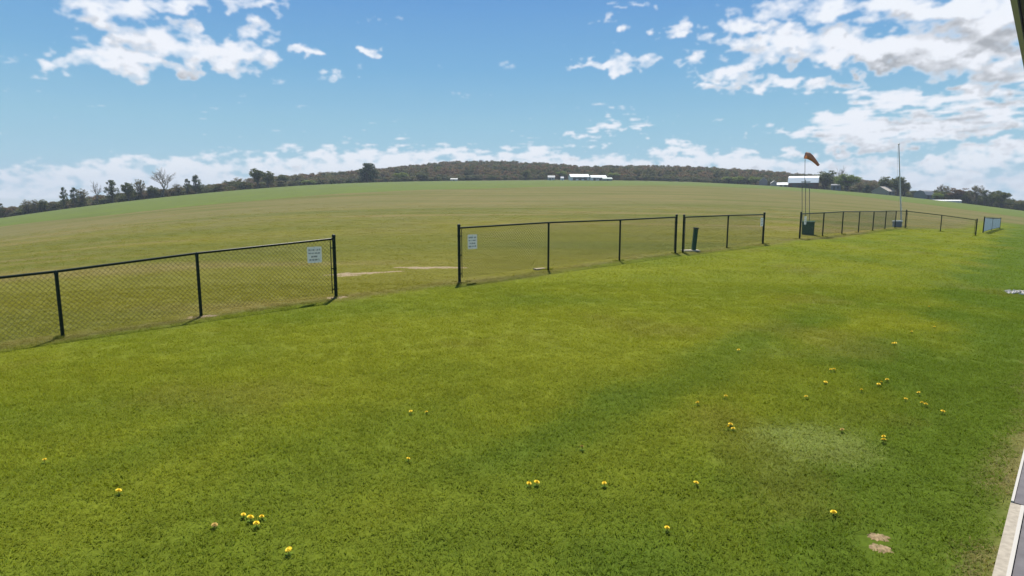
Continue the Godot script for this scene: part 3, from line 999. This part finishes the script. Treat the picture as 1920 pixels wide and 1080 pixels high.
	var white := mat("pole_white", lin(0.48, 0.49, 0.48), 0.35, 0.3)
	g = Geo.new()
	g.tube(Vector3(0, -0.1, 0), Vector3(-0.64, 5.2, 0), 0.046, 0.028, 12)
	part("pole", g.mesh(), white, fpole)
	g = Geo.new()
	g.lathe(Vector3(-0.64, 5.19, 0), [Vector2(0.01, 0), Vector2(0.05, 0.03), Vector2(0.055, 0.055), Vector2(0.035, 0.09), Vector2(0.001, 0.1)], 12)
	part("finial", g.mesh(), white, fpole)
	g = Geo.new()
	var last := Vector3(-0.72, 5.14, 0.03)
	for i in 8:
		var t := (i + 1) / 8.0
		var nx := Vector3(-0.72 + 0.66 * t - 0.16 * sin(PI * t), 5.14 - 4.1 * t, 0.05)
		g.tube(last, nx, 0.006, 0.006, 5, false)
		last = nx
	part("halyard", g.mesh(), mat("rope", lin(0.6, 0.6, 0.58), 0.8), fpole)

	# pale stones spilled at the right edge
	var r := RandomNumberGenerator.new()
	r.seed = 9
	g = Geo.new()
	for i in 160:
		var a := r.randf() * TAU
		var q := sqrt(r.randf())
		var at := on(11.55 + cos(a) * q * 0.42, 13.75 + sin(a) * q * 0.3, 0.012 + 0.05 * (1.0 - q))
		var sz := r.randf_range(0.015, 0.04)
		g.tint = Color.WHITE * r.randf_range(0.7, 1.0)
		g.box(at, Vector3(sz * 1.4, sz * 0.8, sz), Basis.from_euler(Vector3(r.randf() * 3.0, r.randf() * 3.0, r.randf() * 3.0)))
	var stones := MeshInstance3D.new()
	stones.name = "gravel"
	stones.mesh = g.mesh()
	var gm := mat("pale_stone", lin(0.6, 0.57, 0.54), 0.9)
	gm.vertex_color_use_as_albedo = true
	stones.material_override = gm
	add_child(stones)
	tag(stones, "small heap of pale gravel at the right edge of the lawn", "gravel", "", "stuff")


func make_dandelions() -> void:
	var groups := ["dandelions in the upper right lawn", "single dandelions in the lawn", "dandelions in the tight clump of three", "dandelions in the loose clump of four"]
	var yellow := mat("dandelion_yellow", lin(0.78, 0.56, 0.012), 0.7)
	var stalk := mat("dandelion_stalk", lin(0.2, 0.22, 0.06), 0.6)
	var leafm := mat("dandelion_leaf", lin(0.1, 0.16, 0.025), 0.9)
	leafm.metallic_specular = 0.1
	var r := RandomNumberGenerator.new()
	r.seed = 5
	var g := Geo.new()
	for ring in 4:
		var count := 16 - ring * 3
		for k in count:
			var a := TAU * (k + 0.37 * ring) / count
			var lift := [0.15, 0.5, 0.95, 1.35][ring] as float
			var long := [0.023, 0.02, 0.015, 0.009][ring] as float
			var dir := Vector3(cos(a) * cos(lift), sin(lift), sin(a) * cos(lift))
			var side := Vector3(-sin(a), 0, cos(a)) * 0.0034
			var root := Vector3(0, 0.002 * ring, 0)
			g.quad(root - side * 0.5, root + side * 0.5, root + dir * long + side, root + dir * long - side, Vector3.UP)
	g.lathe(Vector3(0, 0.002, 0), [Vector2(0.013, 0.0), Vector2(0.012, 0.006), Vector2(0.007, 0.011), Vector2(0.0005, 0.012)], 10)
	var head_mesh := g.mesh()
	g = Geo.new()
	g.tube(Vector3(0, -0.045, 0), Vector3(0, 0, 0), 0.0022, 0.003, 6, false)
	var stem_mesh := g.mesh()
	g = Geo.new()
	for k in 9:
		var a := TAU * k / 9.0 + r.randf() * 0.4
		var dir := Vector3(cos(a), 0, sin(a))
		var side := Vector3(-sin(a), 0, cos(a))
		var long := r.randf_range(0.06, 0.1)
		var before := [Vector3.ZERO, 0.003]
		for s in 5:
			var t := (s + 1) / 5.0
			var at := dir * long * t + Vector3(0, 0.03 * sin(PI * t * 0.8), 0)
			var w := 0.011 * sin(PI * clampf(t * 0.95, 0, 1)) * (1.25 if s % 2 else 0.7) + 0.001
			g.quad(before[0] - side * before[1], before[0] + side * before[1], at + side * w, at - side * w, Vector3.UP)
			before = [at, w]
	var leaf_mesh := g.mesh()
	for q in DANDELIONS:
		var wilted: bool = "wilted" in q[3] or "pale" in q[3]
		var o := thing("dandelion", q[3], "dandelion", on(q[0], q[1]), r.randf() * TAU, groups[q[2]])
		var hgt := r.randf_range(0.028, 0.042)
		var head := part("flower_head", head_mesh, mat("dandelion_wilted", lin(0.4, 0.27, 0.06), 0.8) if wilted else yellow, o, Vector3(0, hgt, 0))
		head.rotation = Vector3(r.randf_range(-0.35, 0.35), 0, r.randf_range(-0.35, 0.35))
		var open := r.randf_range(0.72, 1.05)
		head.scale = Vector3(open, r.randf_range(0.6, 1.0), open * r.randf_range(0.85, 1.1))
		part("stem", stem_mesh, stalk, o, Vector3(0, hgt, 0))
		part("leaves", leaf_mesh, leafm, o).scale = Vector3.ONE * 0.4


# ---------------------------------------------------------------- the building by the camera

const WALK_FROM := Vector2(2.697, 3.202)
const WALK_DIR := Vector2(0.6776, 0.7354)


func in_porch(x: float, d: float) -> bool:
	var p := Vector2(x, d) - WALK_FROM
	return p.dot(Vector2(WALK_DIR.y, -WALK_DIR.x)) > 0.0


func make_building() -> void:
	var turn := atan2(WALK_DIR.y, WALK_DIR.x)
	var o := thing("building", "white trimmed building cut by the right edge, grey walk and eave", "building", Vector3(WALK_FROM.x, 0, -WALK_FROM.y), turn)
	# local axes: x along the walk away from the camera, z towards the building
	var beige := mat("kerb_beige", lin(0.38, 0.355, 0.315), 0.9, 0.0, noise_texture(0.06, 4, 71, Color(0.82, 0.82, 0.82), Color(1, 1, 1), 256), 1.2)
	var grey := mat("walk_grey", lin(0.12, 0.12, 0.145), 0.75, 0.0, noise_texture(0.03, 5, 72, Color(0.8, 0.8, 0.82), Color(1, 1, 1), 256), 0.8)
	var white := mat("trim_white", lin(0.42, 0.42, 0.42), 0.5)
	var dark := mat("soffit_dark", lin(0.12, 0.115, 0.12), 0.6)
	var siding := mat("siding_grey", lin(0.34, 0.35, 0.38), 0.6)
	var cut := 1.165
	var g := Geo.new()
	g.box(Vector3(cut / 2 - 2.0, 0.1, 0.029), Vector3(cut + 4.0 - 0.02, 0.3, 0.058))
	part("kerb", g.mesh(), beige, o)
	g = Geo.new()
	g.box(Vector3(cut / 2 - 2.0, 0.103, 0.068), Vector3(cut + 4.0 - 0.02, 0.3, 0.02))
	part("trim", g.mesh(), white, o)
	g = Geo.new()
	g.box(Vector3(cut / 2 - 2.0, 0.09, 0.564), Vector3(cut + 4.0 - 0.02, 0.3, 0.97))
	part("walk_slab", g.mesh(), grey, o)
	g = Geo.new()
	g.box(Vector3(cut + 3.0, 0.103, 0.008), Vector3(5.96, 0.3, 0.016))
	part("trim", g.mesh(), white, o)
	g = Geo.new()
	g.box(Vector3(cut + 3.0, 0.095, 0.533), Vector3(5.96, 0.3, 1.03))
	part("walk_slab", g.mesh(), grey, o)
	g = Geo.new()
	g.box(Vector3(1.0, 1.4, 1.15), Vector3(12.0, 3.1, 0.18))
	part("wall", g.mesh(), siding, o)
	for k in 29:
		g = Geo.new()
		g.box(Vector3(-4.8 + k * 0.42, 1.4, 1.05), Vector3(0.04, 3.06, 0.025))
		part("siding_rib", g.mesh(), siding, o)
	# eave: white drip edge, then the dark underside
	var e0 := Vector2(1.522, 1.994) - WALK_FROM
	var z0 := e0.dot(Vector2(WALK_DIR.y, -WALK_DIR.x))
	var at := Vector3(e0.dot(WALK_DIR), EYE + 0.6, z0)
	g = Geo.new()
	g.box(Vector3(2.0, 0.07, 0.008), Vector3(12.4, 0.14, 0.016))
	part("fascia", g.mesh(), white, o, at).rotation.y = 0.033
	g = Geo.new()
	g.box(Vector3(2.0, 0.025, 0.62), Vector3(12.38, 0.02, 1.2))
	part("soffit", g.mesh(), dark, o, at).rotation.y = 0.033
	g = Geo.new()
	g.prism(PackedVector2Array([Vector2(-0.03, 0.145), Vector2(3.5, 1.0), Vector2(3.5, 1.05), Vector2(-0.03, 0.175)]), 12.5)
	part("roof", g.mesh(), dark, o, at + Vector3(2.0, 0, 0)).rotation.y = 0.033


# ---------------------------------------------------------------- farms

func farm_building(called: String, label: String, x: float, d: float, long: float, deep: float, eave: float, ridge: float, wall: Color, roof: Color, turn := 0.0, gambrel := false, shiny := 0.0, openings := 2) -> void:
	var sink := 0.0
	for q in [-0.5, 0.5]:
		sink = minf(sink, land(x + q * long, d) - land(x, d))
	var o := thing(called, label, "building", on(x, d, sink - 0.1), turn, "farm buildings beyond the field")
	eave -= sink
	ridge -= sink
	var wm := mat("wall_" + wall.to_html(), wall, 0.8, 0.0, noise_texture(0.04, 3, 81, Color(0.85, 0.85, 0.85), Color(1, 1, 1), 256), 0.3)
	var rm := mat("roof_" + roof.to_html(), roof, 0.45 if shiny else 0.8, shiny)
	var z := deep / 2
	var prof := PackedVector2Array([Vector2(-z, -0.3), Vector2(z, -0.3), Vector2(z, eave), Vector2(0, ridge), Vector2(-z, eave)])
	var top := [Vector2(z * 1.1, eave - (ridge - eave) * 0.1), Vector2(0, ridge)]
	if gambrel:
		var kz := z * 0.62
		var ky := eave + (ridge - eave) * 0.72
		prof = PackedVector2Array([Vector2(-z, -0.3), Vector2(z, -0.3), Vector2(z, eave), Vector2(kz, ky), Vector2(0, ridge), Vector2(-kz, ky), Vector2(-z, eave)])
		top = [Vector2(z * 1.06, eave - 0.2), Vector2(kz, ky), Vector2(0, ridge)]
	var g := Geo.new()
	g.prism(prof, long)
	part("wall", g.mesh(), wm, o)
	for sg in [1.0, -1.0]:
		for k in top.size() - 1:
			var a: Vector2 = top[k]
			var b: Vector2 = top[k + 1]
			g = Geo.new()
			g.prism(PackedVector2Array([Vector2(a.x * sg, a.y + 0.03), Vector2(b.x * sg, b.y + 0.03), Vector2(b.x * sg, b.y + 0.18), Vector2(a.x * sg, a.y + 0.18)]), long * 1.04)
			part("roof", g.mesh(), rm, o)
	var holes := mat("opening_dark", lin(0.03, 0.032, 0.038), 0.3)
	for k in openings:
		var px := long * (-0.38 + 0.76 * (k + 0.5) / openings)
		g = Geo.new()
		var big := k % 2 == 0
		g.box(Vector3(px, (0.45 if big else 0.6) * eave, z + 0.03), Vector3(minf(long * 0.16, 3.0), eave * (0.72 if big else 0.32), 0.08))
		part("door" if big else "window", g.mesh(), holes, o)


func make_farms() -> void:
	var w := lin(0.72, 0.73, 0.74)
	var metal := lin(0.8, 0.82, 0.84)
	farm_building("shed", "longest white roofed shed of the far farm in the centre", 53.0, 498, 14.8, 9.0, 2.9, 5.0, w, metal, 0.12, false, 0.0, 5)
	farm_building("shed", "white roofed shed touching the right end of the longest shed", 67.6, 494, 12.2, 8.0, 2.6, 4.2, w, metal, 0.1, false, 0.0, 4)
	farm_building("lean_to", "low greenish lean-to at the right end of the far farm", 73.5, 486, 7.5, 5.0, 1.6, 2.7, lin(0.2, 0.24, 0.22), lin(0.4, 0.46, 0.42), 0.1, false, 0.0, 1)
	farm_building("hut", "small pale hut left of the far white roofed sheds", 31.5, 503, 5.6, 4.0, 2.4, 3.8, lin(0.45, 0.44, 0.43), lin(0.5, 0.5, 0.5))
	farm_building("hut", "tiny white hut between the pale hut and the longest shed", 40.0, 500, 2.6, 3.0, 1.9, 3.0, w, lin(0.6, 0.6, 0.62), 0.0, false, 0.0, 1)
	farm_building("hut", "small grey hut before the wooded hill left of centre", -44.2, 478, 5.3, 3.5, 1.3, 2.1, lin(0.4, 0.41, 0.38), lin(0.45, 0.46, 0.45), 0.0, false, 0.0, 1)
	farm_building("house", "grey house with steep roof left of the red barn", 176.5, 440, 6.0, 5.5, 3.0, 5.6, lin(0.22, 0.21, 0.22), lin(0.42, 0.42, 0.44), 1.2)
	farm_building("shed", "small grey shed between the grey house and low white shed", 179.8, 430, 4.2, 4.0, 2.1, 3.7, lin(0.3, 0.29, 0.28), lin(0.5, 0.5, 0.5), 1.3, false, 0.0, 1)
	farm_building("shed", "low white roofed shed against the left side of red barn", 179.9, 412, 10.0, 6.0, 1.5, 2.9, lin(0.5, 0.49, 0.48), metal, -0.42, false, 0.0, 3)
	farm_building("barn", "red barn with bright white gambrel roof below the windsock", 186.2, 400, 17.0, 10.0, 3.5, 7.6, lin(0.10, 0.035, 0.04), metal, -0.5, true, 0.0, 4)
	farm_building("house", "small blue grey house half hidden between barn and bright tree", 199.8, 386, 5.4, 5.0, 3.3, 4.0, lin(0.14, 0.18, 0.25), lin(0.16, 0.17, 0.2), -0.45)
	farm_building("house", "tan gabled house with pale roof left of the dark tree pair", 220.0, 370, 9.5, 9.0, 2.2, 4.8, lin(0.3, 0.27, 0.23), lin(0.36, 0.34, 0.32), 0.6)
	farm_building("house", "dark arched roof house right of the flagpole", 234.9, 356, 7.6, 7.0, 2.4, 4.9, lin(0.16, 0.17, 0.19), lin(0.2, 0.21, 0.23), 0.4, true)
	farm_building("greenhouse", "long low white covered row at the field edge, far right", 235.0, 338, 15.0, 3.0, 0.35, 0.9, lin(0.6, 0.61, 0.61), lin(0.62, 0.63, 0.63), -0.02, false, 0.0, 0)


# ---------------------------------------------------------------- trees

func leaf_clump(g: Geo, r: RandomNumberGenerator, at: Vector3, rad: float, count: int, size: float) -> void:
	for k in count:
		var dir := Vector3(r.randfn(), r.randfn(), r.randfn()).normalized()
		var p := at + dir * rad * pow(r.randf(), 0.45) * Vector3(1, 0.8, 1)
		var u := Vector3(r.randfn(), r.randfn(), r.randfn()).normalized() * size * r.randf_range(0.6, 1.3)
		var w := Vector3(r.randfn(), r.randfn(), r.randfn()).cross(u).normalized() * size * r.randf_range(0.35, 0.7)
		var s := r.randf_range(0.7, 1.3)
		g.tint = Color(s * r.randf_range(0.85, 1.15), s, s * r.randf_range(0.8, 1.2))
		g.tri(p - u, p + w, p + u, Vector3.UP)
		g.tri(p - u, p - w, p + u, Vector3.UP)


func limb(g: Geo, r: RandomNumberGenerator, a: Vector3, b: Vector3, ra: float, rb: float, sides := 5) -> void:
	var mid := a.lerp(b, 0.5) + Vector3(r.randfn(), r.randfn() + 0.6, r.randfn()) * a.distance_to(b) * 0.07
	g.tube(a, mid, ra, (ra + rb) / 2, sides, false)
	g.tube(mid, b, (ra + rb) / 2, rb, sides, false)


func fork(g: Geo, r: RandomNumberGenerator, a: Vector3, dir: Vector3, long: float, rad: float, depth: int) -> void:
	var b := a + dir * long
	limb(g, r, a, b, rad, rad * 0.6, 4)
	if depth == 0:
		return
	for k in (3 if depth > 1 else 4):
		var nd := (dir + Vector3(r.randfn(), r.randfn() * 0.5 + 0.25, r.randfn()) * 0.5).normalized()
		fork(g, r, a.lerp(b, r.randf_range(0.55, 1.0)), nd, long * r.randf_range(0.55, 0.85), rad * 0.55, depth - 1)


func tree_shapes(kind: String, sd: int) -> Array:
	# [trunk and limbs, crown], 12 m tall and about 8 m wide before scaling
	var r := RandomNumberGenerator.new()
	r.seed = sd
	var wood := Geo.new()
	var crown := Geo.new()
	var clumps := []
	match kind:
		"round":
			for k in 58:
				var dir := Vector3(r.randfn(), r.randfn() * 0.9 + 0.15, r.randfn()).normalized()
				clumps.append([Vector3(0, 6.8, 0) + dir * Vector3(3.2, 4.2, 3.2) * r.randf_range(0.4, 1.0), r.randf_range(0.75, 1.25), 60, 0.27])
		"tall":
			for k in 40:
				var y := r.randf_range(2.5, 11.3)
				var a := r.randf() * TAU
				var q := 3.3 * sin(PI * clampf((y - 0.8) / 11.5, 0, 1)) * r.randf_range(0.25, 1.0)
				clumps.append([Vector3(cos(a) * q, y, sin(a) * q), r.randf_range(0.7, 1.15), 55, 0.26])
		"sparse":
			for k in 64:
				var dir := Vector3(r.randfn(), r.randfn() + 0.2, r.randfn()).normalized()
				clumps.append([Vector3(0, 7.0, 0) + dir * Vector3(3.6, 4.6, 3.6) * r.randf_range(0.5, 1.0), r.randf_range(0.6, 1.0), 24, 0.24])
		"pine":
			for k in 72:
				var y := r.randf_range(1.2, 11.4)
				var a := r.randf() * TAU
				var q := 3.9 * pow(clampf((12.4 - y) / 11.0, 0, 1), 0.55) * r.randf_range(0.3, 1.0)
				clumps.append([Vector3(cos(a) * q, y, sin(a) * q), r.randf_range(0.8, 1.3), 75, 0.3])
		"bush":
			for k in 22:
				var dir := Vector3(r.randfn(), absf(r.randfn()), r.randfn()).normalized()
				clumps.append([dir * Vector3(3.2, 10.0, 3.2) * r.randf_range(0.4, 1.0), r.randf_range(1.2, 1.9), 60, 0.45])
	if kind == "bare":
		limb(wood, r, Vector3(0, -0.4, 0), Vector3(0.1, 3.6, 0), 0.38, 0.3, 7)
		for k in 7:
			var a := TAU * k / 7.0 + r.randf()
			fork(crown, r, Vector3(0.1, 2.6 + 0.25 * k, 0), Vector3(cos(a) * 0.42, 1.0, sin(a) * 0.42).normalized(), r.randf_range(3.0, 4.0), 0.17, 3)
	else:
		var high := 9.5 if kind in ["tall", "pine"] else (1.0 if kind == "bush" else 6.5)
		limb(wood, r, Vector3(0, -0.4, 0), Vector3(r.randfn() * 0.2, high, r.randfn() * 0.2), 0.34, 0.12, 7)
		for q in clumps:
			var from := Vector3(0, minf(maxf(q[0].y * 0.5, 0.6), high), 0)
			limb(wood, r, from, q[0], 0.11, 0.04, 4)
			leaf_clump(crown, r, q[0], q[1], q[2], q[3])
	return [wood.mesh(), crown.mesh()]


func make_trees() -> void:
	var bark := mat("bark", lin(0.085, 0.07, 0.055), 0.9)
	var tone := {
		"round": Color(0.125, 0.14, 0.0562), "tall": Color(0.0975, 0.116, 0.0562), "sparse": Color(0.2, 0.169, 0.1), "bare": Color(0.25, 0.225, 0.194),
		"pine": Color(0.0562, 0.0875, 0.0438), "bush": Color(0.125, 0.125, 0.0688), "bright": 1.3 * Color(0.156, 0.2, 0.05), "red": Color(0.188, 0.119, 0.0813),
	}
	var names := {"round": "broadleaf_tree", "tall": "tall_tree", "sparse": "budding_tree", "bare": "bare_tree", "pine": "evergreen_tree", "bush": "bush", "bright": "green_tree", "red": "reddish_tree"}
	var shapes := {}
	var k := 0
	for t in TREES:
		var kind: String = t[0]
		var form := {"bright": "round", "red": "round"}.get(kind, kind) as String
		var key := "%s%d" % [form, k % 3]
		if not shapes.has(key):
			shapes[key] = tree_shapes(form, 300 + 17 * shapes.size())
		var leaf := "leaf_" + kind + str(k % 2)
		if not mats.has(leaf):
			var c: Color = tone[kind]
			if k % 2:
				c = Color(c.r * 0.88, c.g * 0.92, c.b * 1.05)
			var m := mat(leaf, c.linear_to_srgb(), 0.7)
			m.vertex_color_use_as_albedo = true
			m.metallic_specular = 0.25
			if kind != "bare":
				m.backlight_enabled = true
				m.backlight = Color(0.8, 0.8, 0.55)
		var o := thing(names[kind], t[5], "bush" if kind == "bush" else "tree", on(t[1], t[2]), fmod(k * 2.4, TAU), "trees and bushes along the far side of the field")
		var trunk := part("trunk", shapes[key][0], bark, o)
		var crown := part("crown", shapes[key][1], mats[leaf], o)
		var sc := Vector3(t[4] / 6.8, t[3] / 11.5, t[4] / 6.8)
		trunk.scale = sc
		crown.scale = sc
		k += 1


func make_wood() -> void:
	var r := RandomNumberGenerator.new()
	r.seed = 404
	var m := StandardMaterial3D.new()
	m.resource_name = "wood_leaves"
	m.vertex_color_use_as_albedo = true
	m.roughness = 0.8
	m.metallic_specular = 0.2
	m.backlight_enabled = true
	m.backlight = Color(0.8, 0.78, 0.6)
	var bins := [[], [], []]
	var colors := [Color(0.211, 0.155, 0.112), Color(0.175, 0.147, 0.098), Color(0.14, 0.157, 0.0771), Color(0.105, 0.123, 0.07), Color(0.217, 0.183, 0.119), Color(0.175, 0.203, 0.0771)]
	# the wooded ridge
	for k in 6200:
		var d := 535.0 + 420.0 * pow(r.randf(), 1.2)
		var x := r.randf_range(-0.42, 0.62) * d
		if d < table(CROP_FAR, x / d) + 14.0:
			continue
		var v := warp_noise.get_noise_2d(x * 0.05, d * 0.05) + 0.35 * r.randfn()
		var c: Color = Color(1.1, 1.0, 0.88) * colors[clampi(int(2.4 + v * 3.2), 0, 5)]
		var hgt := r.randf_range(6.0, 14.0) * smoothstep(515.0, 560.0, d)
		var wide := r.randf_range(7.0, 11.0)
		bins[k % 3].append([Transform3D(Basis(Vector3.UP, r.randf() * TAU).scaled(Vector3(wide / 8.2, hgt / 12.0, wide / 8.2)), on(x, d)), c])
	# scrub and low wood behind the single trees
	for k in 2600:
		var u := r.randf_range(-0.98, 1.0)
		var far := table(CROP_FAR, u)
		var back := pow(r.randf(), 1.3)
		var d := far + (6.0 if u < 0.4 else 34.0) + 70.0 * back
		var hgt := 5.4 if u < -0.45 else (6.0 if u < 0.42 else 5.4)
		if u > -0.42 and u < 0.4:
			hgt = 4.5
			d = far + 18.0 + 40.0 * back
		if u > 0.66:
			hgt = 6.6
			d = far + 8.0 + 70.0 * back
		hgt *= r.randf_range(0.6, 1.25)
		var v := warp_noise.get_noise_2d(u * 200.0, 9.0) + 0.3 * r.randfn()
		var c: Color = colors[clampi(int(2.8 + v * 2.6), 0, 5)]
		var wide := r.randf_range(4.5, 8.0)
		bins[k % 3].append([Transform3D(Basis(Vector3.UP, r.randf() * TAU).scaled(Vector3(wide / 8.2, hgt / 12.0, wide / 8.2)), on(u * d, d)), c])
	for k in 3:
		scatter("far_wood", "brown and olive spring wood covering the far ridge and hedges", tree_shapes("bush", 900 + k)[1], m, bins[k])


func _ready() -> void:
	patch_noise.seed = 3
	patch_noise.frequency = 0.16
	patch_noise.fractal_octaves = 3
	warp_noise.seed = 14
	warp_noise.frequency = 0.35
	warp_noise.fractal_octaves = 3

	var cam := Camera3D.new()
	cam.name = "camera"
	cam.fov = 50.0
	cam.far = 9000.0
	cam.near = 0.05
	add_child(cam)
	cam.position = Vector3(0, EYE, 0)
	cam.rotation_degrees.x = -8.255

	var env := Environment.new()
	env.background_mode = Environment.BG_SKY
	env.sky = Sky.new()
	env.sky.sky_material = make_sky()
	env.tonemap_mode = Environment.TONE_MAPPER_LINEAR
	env.tonemap_exposure = 1.55
	env.background_energy_multiplier = 0.69
	env.fog_enabled = true
	env.fog_density = 0.00024
	env.fog_light_color = Color(0.82, 0.88, 0.95)
	env.sdfgi_enabled = true
	env.ssao_enabled = true
	env.ssil_enabled = true
	var world := WorldEnvironment.new()
	world.name = "world"
	world.environment = env
	add_child(world)

	var sun := DirectionalLight3D.new()
	sun.name = "sun"
	sun.light_energy = 1.55
	sun.light_color = Color(1.0, 0.96, 0.89)
	sun.light_angular_distance = 0.5
	sun.shadow_enabled = true
	sun.rotation_degrees = Vector3(-60, 180, 0)
	add_child(sun)

	make_ground()
	make_crop()
	make_soil()
	make_building()
	make_farms()
	make_fences()
	make_equipment()
	make_trees()
	make_wood()
	make_dandelions()
	make_grass()
